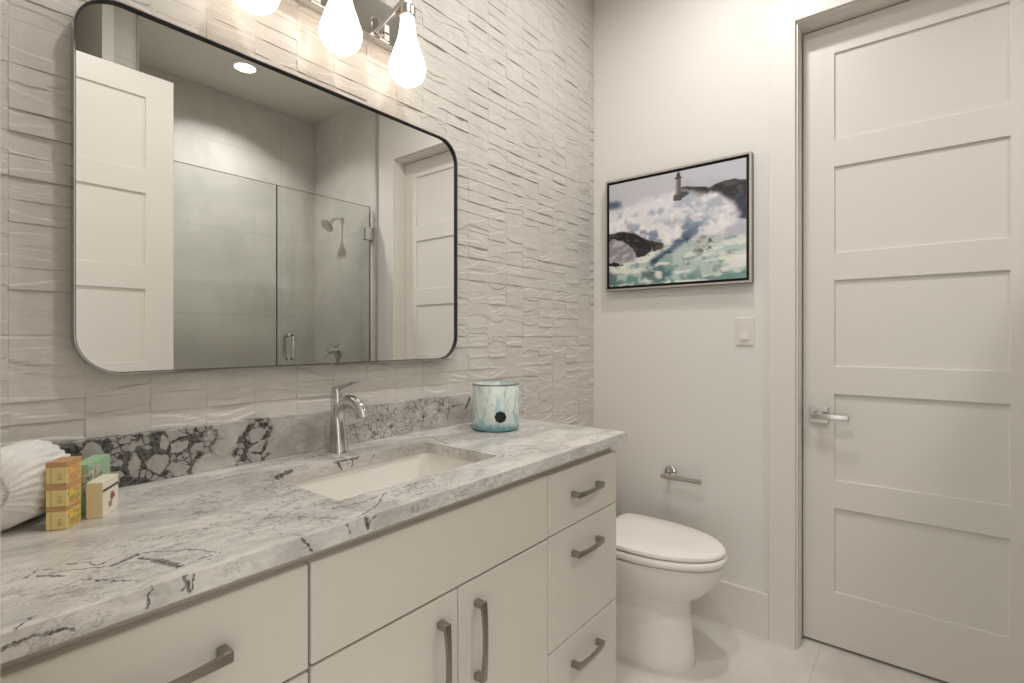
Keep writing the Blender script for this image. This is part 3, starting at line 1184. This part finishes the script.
# ------------------------------------------------------------------ framed picture
PX, PY0, PY1, PZ0, PZ1 = 2.210, 0.531, 1.192, 1.443, 1.974
t = thing('framed_picture', 'silver-framed painting of a lighthouse and crashing sea waves on the far wall', 'picture', (XR, (PY0 + PY1) / 2, PZ0))
b = BM()
fw = 0.009
for (ya, yb_, za, zb) in ((PY0, PY1, PZ0, PZ0 + fw), (PY0, PY1, PZ1 - fw, PZ1), (PY0, PY0 + fw, PZ0 + fw, PZ1 - fw), (PY1 - fw, PY1, PZ0 + fw, PZ1 - fw)):
    box(b, PX, PX + 0.004, ya, yb_, za, zb, 0.0006)
obj('frame', b, M['silver'], t)
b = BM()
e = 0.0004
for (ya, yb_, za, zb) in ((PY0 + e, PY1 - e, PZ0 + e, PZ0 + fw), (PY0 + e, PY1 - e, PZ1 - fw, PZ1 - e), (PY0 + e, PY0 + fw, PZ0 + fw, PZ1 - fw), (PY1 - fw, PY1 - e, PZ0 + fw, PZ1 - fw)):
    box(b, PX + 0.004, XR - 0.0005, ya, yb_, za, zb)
obj('frame_side', b, M['sidemetal'], t, label='darker metal frame side')  # outer sides in a darker metal than the front lip
b = BM()
box(b, PX + 0.012, XR - 0.001, PY0 + fw, PY1 - fw, PZ0 + fw, PZ1 - fw)
obj('liner', b, M['liner'], t, label='black recessed liner')


def canvas():
    g = 0.0205
    NX, NY = 300, 240
    s = np.linspace(0, 1, NX + 1)
    r = np.linspace(0, 1, NY + 1)
    Sx, T = np.meshgrid(s, r)                 # T: 0 top .. 1 bottom, Sx: 0 left .. 1 right
    n1 = fbm(Sx * 5, T * 5, 6, 3)
    n2 = fbm(Sx * 11, T * 9, 5, 9)
    n3 = fbm(Sx * 26, T * 26, 4, 21)
    wx = Sx + 0.10 * (n1 - 0.5) + 0.03 * (n3 - .5)
    wt = T + 0.16 * (n1 - 0.5) + 0.05 * (n3 - .5)

    def P(r_, g_, b_):
        return np.array([lin(r_), lin(g_), lin(b_)])

    col = np.zeros(Sx.shape + (3,))
    col[:] = P(196, 194, 201)

    def lay(mask, c):
        nonlocal col
        m = np.clip(mask, 0, 1)[..., None]
        col = col * (1 - m) + c * m

    def st(v, a, b_):
        q = np.clip((v - a) / (b_ - a), 0, 1)
        return q * q * (3 - 2 * q)

    lay(st(n1, 0.4, 0.7) * 0.6, P(178, 176, 186))
    # headland
    topl = np.interp(Sx, [0, .53, .58, .68, .76, .86, .93, 1], [9, .165, .145, .17, .19, .155, .16, .185]) + 0.02 * (n3 - .5)
    botl = np.interp(Sx, [0, .5, .56, .66, .74, .86, .92, 1], [0, .31, .33, .26, .27, .42, .50, .50]) + 0.12 * (n2 - .5)
    land = st(T, topl - .006, topl + .006) * st(botl - T, -.02, .02) * st(Sx, .515, .535)
    lay(land, P(46, 44, 49))
    lay(land * st(n3, .48, .66) * .7, P(98, 92, 88))
    lay(land * st(Sx, .8, .92) * st(T, .26, .36) * .6, P(66, 74, 96))
    # spray
    d = np.sqrt(((wx - .34) / .50) ** 2 + ((wt - .42) / .27) ** 2)
    d2 = np.sqrt(((wx - .75) / .20) ** 2 + ((wt - .44) / .17) ** 2)
    spray = np.maximum(st(1.1 - d, 0, .35), st(1.1 - d2, 0, .3))
    lay(spray * .93, P(226, 222, 224))
    lay(spray * st(n2, .50, .72) * .75, P(164, 172, 186))
    lay(spray * st(n1, .47, .64) * st(T, .36, .52) * .8, P(112, 136, 158))
    lay(spray * st(n2, .54, .66) * st(T, .40, .55) * .6, P(84, 108, 132))
    lay(st(n3, .56, .72) * spray * .5, P(245, 240, 238))
    rk = st(1 - np.sqrt(((wx - .575) / .075) ** 2 + ((wt - .245) / .045) ** 2), 0, .25)
    lay(rk * .9, P(52, 50, 54))
    lay(st(.1 - wx, 0, .06) * st(T, .14, .19) * st(.27 - T, 0, .06), P(84, 102, 124))
    # sea
    sea = st(wt, .60, .70)
    lay(sea, P(186, 198, 194))
    lay(sea * st(n2, .50, .64) * .8, P(140, 164, 160))
    lay(sea * st(n3, .58, .7) * .5, P(96, 124, 126))
    lay(sea * st(fbm(Sx * 6 + T * 3, T * 22, 5, 5), .5, .62) * .75, P(233, 232, 222))
    # diagonal swell
    ax = (Sx - .33) * .62 + (T - .80) * .9
    al = (Sx - .33) * .82 - (T - .80) * .57
    sw = st(.05 - np.abs(ax + .08 * (n2 - .5)), 0, .04) * st(al, -.03, .04) * st(.46 - al, 0, .12)
    lay(sw * .9, P(84, 106, 128))
    lay(sw * st(n3, .5, .64) * .8, P(48, 60, 78))
    gr = st(1 - np.sqrt(((wx - .76) / .16) ** 2 + ((wt - .69) / .10) ** 2), 0, .5)
    lay(gr * st(n3, .44, .6) * .9, P(66, 82, 76))
    lay(gr * st(n2, .56, .7) * .5, P(214, 206, 186))
    # rocks left
    rt = np.interp(Sx, [0, .1, .2, .3, .42, .5], [.48, .47, .49, .57, .62, .66]) + .05 * (n2 - .5)
    rb = np.interp(Sx, [0, .08, .16, .24, .34, .44], [.54, .56, .62, .72, .70, .66]) + .10 * (n3 - .5)
    rock = st(T, rt - .008, rt + .008) * st(rb - T, -.012, .012) * st(.45 - Sx, 0, .03)
    slab_ = st(T, rb - .01, rb + .01) * st(.26 - Sx + .3 * (.72 - T), 0, .06) * st(.80 - wt, 0, .05)
    lay(slab_, P(150, 146, 150))
    lay(slab_ * st(fbm(Sx * 8 - T * 10, Sx * 20 + T * 30, 4, 8), .5, .6) * .6, P(204, 200, 200))
    lay(rock, P(30, 28, 32))
    lay(rock * st(n3, .54, .68) * .7, P(98, 84, 74))
    r2 = st(1 - np.sqrt(((wx - .26) / .05) ** 2 + ((wt - .70) / .05) ** 2), 0, .2)
    lay(r2, P(46, 44, 48))
    r3 = st(1 - np.sqrt(((wx - .04) / .09) ** 2 + ((wt - .80) / .03) ** 2), 0, .2)
    lay(r3, P(28, 32, 40))
    # bottom water
    bt = st(wt, .86, .95)
    lay(bt * st(n2, .44, .58) * .85, P(112, 148, 142))
    lay(bt * st(n1, .5, .65) * .8, P(52, 92, 98))
    lay(st(fbm(Sx * 5, T * 16, 5, 31), .56, .66) * st(T, .72, .8) * .8, P(236, 234, 226))
    # lighthouse
    def poly(x0, x1, t0, t1, c):
        lay(st(Sx, x0 - .003, x0 + .003) * st(x1 - Sx, -.003, .003) * st(T, t0 - .003, t0 + .003) * st(t1 - T, -.003, .003), c)
    poly(.528, .565, .06, .21, P(108, 100, 100))
    poly(.528, .542, .06, .21, P(150, 140, 136))
    poly(.520, .572, .05, .065, P(52, 50, 56))
    poly(.532, .561, .02, .052, P(70, 66, 70))
    poly(.539, .555, .005, .022, P(48, 46, 52))
    # small signature strokes
    for q in range(5):
        poly(.015 + q * .022, .024 + q * .022 + .004 * (q % 2), .965 + .006 * (q % 3), .975 + .006 * (q % 2), P(60, 62, 66))
    col = np.clip(col, 0, 1) ** 1.12
    Y = (PY1 - g) + (PY0 - PY1 + 2 * g) * Sx
    Z = (PZ1 - g) + (PZ0 - PZ1 + 2 * g) * T
    X = np.full_like(Y, PX + 0.003)
    v = np.stack([X, Y, Z], -1).reshape(-1, 3) - np.array([XR, (PY0 + PY1) / 2, PZ0])
    w = NX + 1
    fs = [(j * w + i, (j + 1) * w + i, (j + 1) * w + i + 1, j * w + i + 1) for j in range(NY) for i in range(NX)]
    # rim and back so the canvas has thickness
    n0 = len(v)
    cs = [(0, 0), (NX, 0), (NX, NY), (0, NY)]
    vb = [tuple(v[j * w + i] + np.array([0.018, 0, 0])) for i, j in cs]
    vf = [j * w + i for i, j in cs]
    for a in range(4):
        c_ = (a + 1) % 4
        fs.append((vf[a], vf[c_], n0 + c_, n0 + a))
    fs.append((n0, n0 + 1, n0 + 2, n0 + 3))
    me = bpy.data.meshes.new('canvas')
    me.from_pydata(v.tolist() + vb, [], fs)
    at = me.color_attributes.new('paint', 'FLOAT_COLOR', 'POINT')
    cc = np.concatenate([np.concatenate([col.reshape(-1, 3), np.ones((n0, 1))], 1), np.tile([.5, .5, .5, 1], (4, 1))]).astype(np.float32)
    at.data.foreach_set('color', cc.ravel())
    me.update()
    k = NT('painted_canvas')
    a = k.n('ShaderNodeAttribute', attribute_name='paint')
    k.col(a.outputs['Color'])
    k.set(rough=0.5)
    k.bump(k.noise(k.co(), 600, 2), 0.1, 0.0005)
    me.materials.append(k.m)
    o = bpy.data.objects.new('canvas', me)
    C.objects.link(o)
    o.parent = t


canvas()

# ------------------------------------------------------------------ candle glass
VX, VY, VR, VH = 1.278, 1.094, 0.0775, 0.150
k = NT('cream_and_blue_art_glass')
co = k.co()
x_, y_, z_ = k.sep(co)
n1 = k.noise(k.scalev(co, (1, 1, 0.45)), 38, 5, 0.6, 0.6)
n2 = k.noise(co, 60, 3)
c = k.mix(k.ramp(n1, 0.44, 0.66), rgb(224, 230, 220), rgb(150, 190, 203))
c = k.mix(k.ramp(n2, 0.58, 0.74, 0, 0.6), c, rgb(122, 166, 184))
c = k.mix(k.ramp(n1, 0.24, 0.36, 0.6, 0.0), c, rgb(236, 222, 198))
c = k.mix(k.ramp(k.math('ADD', z_, k.math('MULTIPLY', k.math('SUBTRACT', n1, 0.5), 0.05)), 0.006, 0.034, 0.95, 0.0), c, rgb(92, 148, 160))
k.col(c)
k.set(rough=0.12, coat=0.4)
M['artglass'] = k.m
M['rim'] = paint('smoky_glass_rim', rgb(110, 110, 104), 0.15)
t = thing('candle_glass', 'cream and pale blue art glass candle jar with black round seal on the counter', 'candle jar', (VX, VY, HC))
b = BM()
lathe(b, [(VR - 0.010, HC), (VR - 0.002, HC + 0.004), (VR, HC + 0.010), (VR, HC + VH - 0.002), (VR - 0.001, HC + VH), (VR - 0.005, HC + VH), (VR - 0.006, HC + VH - 0.002),
          (VR - 0.006, HC + 0.03), (VR - 0.02, HC + 0.022)], (VX, VY, 0), 56)
obj('jar', b, M['artglass'], t, smooth=50)
b = BM()
lathe(b, [(VR - 0.0052, HC + VH), (VR + 0.0003, HC + VH - 0.003), (VR + 0.0003, HC + VH + 0.0004), (VR - 0.0052, HC + VH + 0.0008), (VR - 0.0052, HC + VH)], (VX, VY, 0), 56, cap0=False, cap1=False)
obj('rim', b, M['rim'], t, smooth=50, label='smoky grey glass rim')
b = BM()
ang0 = math.atan2(-VY, -VX) + 0.19
zc = HC + 0.050
front_r, back_r = [], []
for i in range(48):
    a = 2 * PI * i / 48
    rr = 0.0178 + 0.0009 * math.cos(8 * a)
    du, dz = rr * math.cos(a), rr * math.sin(a)
    an = ang0 + du / VR
    front_r.append((VX + (VR + 0.0028) * math.cos(an), VY + (VR + 0.0028) * math.sin(an), zc + dz))
    back_r.append((VX + (VR - 0.0005) * math.cos(an), VY + (VR - 0.0005) * math.sin(an), zc + dz))
inner_r = []
for i in range(48):
    a = 2 * PI * i / 48
    an = ang0 + 0.0115 * math.cos(a) / VR
    inner_r.append((VX + (VR + 0.0034) * math.cos(an), VY + (VR + 0.0034) * math.sin(an), zc + 0.0115 * math.sin(a)))
loft(b, [back_r, front_r, inner_r])
obj('seal', b, M['black'], t, smooth=40, label='black scalloped round seal')

# ------------------------------------------------------------------ soap boxes
SA = math.radians(54)


def flower_mat(name, bg, cols, scale=70, thr=0.52):
    k = NT(name)
    co = k.co()
    c = bg
    for i, cl in enumerate(cols):
        n = k.noise(k.vec('ADD', co, (i * 3.7, i * 1.3, 0)), scale, 2, 0.5)
        c = k.mix(k.ramp(n, thr, thr + 0.06), c, cl)
    k.col(c)
    k.set(rough=0.35)
    return k.m


def card(name, c, rough=0.4):
    return paint(name, c, rough, 0.04, 0.0)


M['yellow'] = card('yellow_soap_carton', rgb(230, 212, 146))
M['orange'] = card('orange_brown_soap_carton', rgb(198, 152, 106))
M['mustard'] = card('mustard_print', rgb(168, 132, 62))
M['yflower'] = flower_mat('yellow_flower_print', rgb(220, 192, 104), [rgb(218, 160, 84), rgb(168, 154, 96), rgb(232, 196, 84)], 75)
M['oflower'] = flower_mat('orange_flower_print', rgb(218, 172, 104), [rgb(216, 142, 84), rgb(200, 154, 100), rgb(232, 184, 92)], 75)
M['green'] = card('green_carton', rgb(162, 196, 158))
M['greenlabel'] = flower_mat('picture_label_print', rgb(206, 204, 186), [rgb(150, 156, 148), rgb(176, 150, 124), rgb(120, 130, 130)], 110, 0.54)
M['cream'] = card('cream_carton', rgb(238, 230, 212))
M['tan'] = card('tan_carton_side', rgb(224, 206, 168))
M['stripe'] = card('charcoal_stripe', rgb(62, 58, 56))
M['red'] = card('dark_red_flower_print', rgb(158, 84, 90))
M['stem'] = card('grey_green_print', rgb(120, 120, 100))

# local frame: +x runs along the right-hand (picture) face, +y along the left face, corner nearest the camera at 0,0
SB, SD, SHh = 0.041, 0.0275, 0.0356
for i, lb in enumerate(('yellow boxed soap at the bottom of the stack of three by the towel',
                        'yellow boxed soap in the middle of the stack of three by the towel',
                        'orange-topped yellow boxed soap on top of the stack of three by the towel')):
    z = HC + i * SHh
    t = thing('soap_box', lb, 'soap box', (0.1850, 1.0445, z), SA, 'stacked boxed soaps')
    b = BM()
    box(b, 0, SB, 0, SD, 0.0002, SHh - 0.0002, 0.0006)
    obj('carton', b, M['yellow'], t, local=True)
    b = BM()
    box(b, -0.0003, SB + 0.0003, -0.0003, SD + 0.0003, SHh - 0.0086 if i else SHh - 0.0066, SHh - 0.0001, 0.0005)
    obj('top_band', b, M['orange'], t, local=True, label='orange-brown band around the top')
    b = BM()
    box(b, 0.003, SB - 0.003, -0.0004, 0.001, 0.002, SHh - 0.0085)
    obj('flower_print', b, M['oflower' if i == 2 else 'yflower'], t, local=True, label='flower picture on the front')
    b = BM()
    for y0, y1, z0, z1 in ((0.0205, 0.0211, 0.001, SHh - 0.009), (0.0065, 0.0125, 0.0075, 0.0085), (0.0065, 0.0125, 0.0105, 0.0113), (0.0075, 0.0115, 0.0135, 0.0143), (0.0065, 0.0125, 0.0165, 0.0172),
                           (0.0005, SD - 0.0005, 0.0012, 0.0018)):
        box(b, -0.0003, 0.0004, y0, y1, z0, z1)
    obj('side_print', b, M['mustard'], t, local=True, label='small brown printed lines')

GA = math.radians(58)
t = thing('soap_carton', 'green carton with a small picture label behind the soap boxes', 'box', (0.2263, 1.1105, HC), GA)
b = BM()
box(b, 0, 0.086, 0, 0.026, 0.0002, 0.084, 0.0008)
obj('carton', b, M['green'], t, local=True)
b = BM()
box(b, 0.004, 0.050, -0.0005, 0.001, 0.034, 0.076)
box(b, -0.0005, 0.001, -0.0003, 0.010, 0.030, 0.070)
obj('picture_label', b, M['greenlabel'], t, local=True, label='small landscape picture label')

CA = math.radians(56)
t = thing('small_carton', 'small cream carton with dark stripe and red flowers in front of the green box', 'box', (0.2348, 1.065, HC), CA)
b = BM()
box(b, 0, 0.058, 0.0, 0.0235, 0.0002, 0.060, 0.0007)
obj('carton', b, M['cream'], t, local=True)
b = BM()
box(b, -0.0004, 0.001, 0.0004, 0.0233, 0.0006, 0.0585)
obj('side_panel', b, M['tan'], t, local=True, label='tan side face')
b = BM()
box(b, 0.0002, 0.0578, -0.0004, 0.001, 0.0425, 0.0465)
obj('stripe', b, M['stripe'], t, local=True, label='charcoal stripe')
b = BM()
for (x, z, r) in ((0.030, 0.028, 0.0040), (0.036, 0.0315, 0.0036), (0.034, 0.025, 0.0032), (0.040, 0.027, 0.0030), (0.022, 0.019, 0.0026), (0.031, 0.034, 0.0022)):
    lathe(b, [(r, -0.0006), (r * 0.6, -0.0009)], (x, 0, z), 12, 'Y')
obj('flower_print', b, M['red'], t, local=True, label='dark red flowers')
b = BM()
for (x0, z0, x1, z1) in ((0.030, 0.027, 0.026, 0.012), (0.034, 0.025, 0.028, 0.012), (0.022, 0.018, 0.024, 0.011)):
    tube(b, [(x0, -0.0002, z0), (x1, -0.0002, z1)], 0.0006, 6)
obj('stem_print', b, M['stem'], t, local=True)

# ------------------------------------------------------------------ rolled towel
k = NT('white_terry_cloth')
co = k.co()
p1 = k.noise(co, 420, 3, 0.7)
p2 = k.noise(co, 60, 3)
k.col(k.mix(p2, rgb(238, 235, 229), rgb(248, 246, 242)))
k.set(rough=0.95)
k.b.inputs['Sheen Weight'].default_value = 0.25
k.bump(p1, 0.7, 0.003)
M['terry'] = k.m


def towel():
    a = math.radians(57)
    base = Vector((0.101, 1.096, HC))
    t = thing('rolled_towel', 'rolled white ribbed towel lying at the left end of the counter', 'towel', tuple(base), a)
    b = BM()
    L, R0, R1_ = 0.146, 0.066, 0.060
    NA, NL = 240, 40
    rings = []
    for j in range(NL + 1):
        s = j / NL
        l = s * L
        rad = R0 + (R1_ - R0) * s
        e = 1.0
        for q, w in ((s, 0.14), (1 - s, 0.22)):
            if q < w:
                e *= math.sqrt(max(1 - ((w - q) / w) ** 2 * 0.36, 0.05))
        ring = []
        for i in range(NA):
            th = 2 * PI * i / NA                        # 0 = right-hand flank, 90 deg = top
            d = math.degrees(th)
            ribs = 1.0 if (d < 62 or d > 318) else max(0.0, 1 - (d - 62) / 25) if d < 90 else 0.0
            rib = 0.0019 * ribs * math.cos(th * 30 + 0.8 * math.sin(3 * s))
            lump = 0.0026 * math.sin(2 * th + 5 * s) + 0.0014 * math.sin(5 * th - 7 * s) + 0.0012 * math.sin(9 * th + 11 * s)
            r = (rad + rib + lump) * e
            y = -r * math.cos(th) * 1.03
            z = rad + r * math.sin(th)
            ring.append((l, y, max(z, 0.0012)))
        rings.append(ring)
    R = loft(b, rings, False, False)
    for ring, sgn in ((R[0], -1), (R[-1], 1)):          # rolled ends with a loose spiral fold
        prev = ring
        K = 30
        cy_ = sum(v.co.y for v in ring) / NA
        cz = sum(v.co.z for v in ring) / NA - (0.010 if sgn < 0 else 0)
        ctr = Vector((ring[0].co.x, cy_, cz))
        src = [v.co.copy() for v in ring]
        for q in range(1, K):
            f = 1 - q / K
            cur = []
            for i, c0 in enumerate(src):
                th = 2 * PI * i / NA
                ph = f * 2.0 - th / (2 * PI) + 0.05 * math.sin(3 * th)
                g = abs((ph % 1.0) - 0.5) * 2
                dep = 0.007 * (max(0, g - 0.6) / 0.4) ** 1.2 * min(1, (1 - f) * 3) * min(1, f * 2.5)
                core = 0.034 * max(0, 0.24 - f) / 0.24
                bul = 0.016 * (1 - f * f) ** 0.8
                p = ctr + (c0 - ctr) * f
                p.x = ctr.x + sgn * (bul - dep - core)
                cur.append(b.verts.new(p))
            for i in range(NA):
                j = (i + 1) % NA
                b.faces.new((prev[i], prev[j], cur[j], cur[i]) if sgn > 0 else (prev[j], prev[i], cur[i], cur[j]))
            prev = cur
        b.faces.new(prev)
    obj('towel_roll', b, M['terry'], t, smooth=75, local=True)


towel()

# ------------------------------------------------------------------ shower glass and fittings
GT = 2.157
t = thing('shower_screen', 'fixed clear glass shower panel seen left of the glass door in the mirror', 'shower screen', (1.18, YG, 0))
b = BM()
box(b, XS + 0.006, 1.5335, YG - 0.005, YG + 0.005, 0.004, GT)
obj('pane', b, M['glass'], t)
b = BM()
box(b, 1.5335, 1.5352, YG - 0.005, YG + 0.005, 0.004, GT)
box(b, XS + 0.006, 1.5335, YG - 0.005, YG + 0.005, GT, GT + 0.0012)
obj('polished_edge', b, M['glass_edge'], t)
t = thing('shower_door', 'hinged clear glass shower door with chrome pull handle, seen in the mirror', 'shower door', (1.87, YG, 0))
b = BM()
box(b, 1.5385, 2.214, YG - 0.005, YG + 0.005, 0.012, GT)
obj('pane', b, M['glass'], t)
b = BM()
box(b, 1.5370, 1.5385, YG - 0.005, YG + 0.005, 0.012, GT)
box(b, 2.214, 2.2158, YG - 0.005, YG + 0.005, 0.012, GT)
box(b, 1.5385, 2.214, YG - 0.005, YG + 0.005, GT, GT + 0.0012)
obj('polished_edge', b, M['glass_edge'], t)
for z in (1.962, 0.30):
    b = BM()
    box(b, 2.166, 2.222, YG + 0.005, YG + 0.018, z - 0.045, z + 0.045, 0.002)
    box(b, 2.166, 2.222, YG - 0.018, YG - 0.005, z - 0.045, z + 0.045, 0.002)
    box(b, 2.218, XR - 0.0142, YG - 0.024, YG + 0.024, z - 0.045, z + 0.045, 0.002)
    obj('hinge', b, M['chrome'], t)
b = BM()
for s in (1, -1):
    y0 = YG + s * 0.005
    yo = YG + s * 0.055
    xh = 1.612
    pts = [(xh, y0, 1.232)] + arc((xh, yo - s * 0.02, 1.232), (xh, yo, 1.232), (xh, yo, 1.212), 6) + arc((xh, yo, 1.108), (xh, yo, 1.088), (xh, yo - s * 0.02, 1.088), 6) + [(xh, y0, 1.088)]
    tube(b, pts, 0.0095, 12)
    for z in (1.232, 1.088):
        lathe(b, [(0.014, 0), (0.014, s * 0.004)], (xh, y0, z), 18, 'Y')
obj('pull_handle', b, M['chrome'], t, smooth=50)

t = thing('shower_sprayer', 'chrome round shower head on a bent arm on the shower side wall', 'shower head', (XR - 0.014, -0.965, 2.12))
b = BM()
XW = XR - 0.0142
lathe(b, [(0.026, 0), (0.024, -0.008), (0.012, -0.012)], (XW, -0.965, 2.125), 24, 'X')
obj('escutcheon', b, M['chrome'], t, smooth=40)
b = BM()
tube(b, [(XW, -0.965, 2.125)] + arc((XW - 0.03, -0.965, 2.127), (XW - 0.07, -0.965, 2.125), (XW - 0.10, -0.965, 2.085), 8), 0.0095, 12)
obj('arm', b, M['chrome'], t, smooth=60)
b = BM()
tt = bmesh.new()
lathe(tt, [(0.013, 0.03), (0.016, 0.02), (0.024, 0.008), (0.05, -0.012), (0.052, -0.022), (0.048, -0.026)], n=32)
dirv = Vector((-0.72, 0, -0.69))
mt = Matrix.Translation((XW - 0.116, -0.965, 2.068)) @ dirv.to_track_quat('-Z', 'Y').to_matrix().to_4x4()
merge(b, tt, mt)
obj('spray_head', b, M['nickel'], t, smooth=40)

t = thing('shower_valve', 'chrome shower mixer valve with lever low on the shower side wall', 'shower valve', (XW, -1.027, 1.10))
b = BM()
lathe(b, [(0.055, 0), (0.054, -0.006), (0.04, -0.014), (0.022, -0.018), (0.020, -0.05)], (XW, -1.027, 1.112), 32, 'X')
obj('escutcheon', b, M['chrome'], t, smooth=40)
b = BM()
lathe(b, [(0.024, -0.05), (0.024, -0.085), (0.018, -0.09)], (XW, -1.027, 1.112), 24, 'X')
tube(b, [(XW - 0.07, -1.027, 1.105), (XW - 0.10, -1.027, 1.092), (XW - 0.125, -1.027, 1.055)], [0.012, 0.010, 0.008], 12)
obj('handle', b, M['chrome'], t, smooth=50)

bpy.context.view_layer.update()
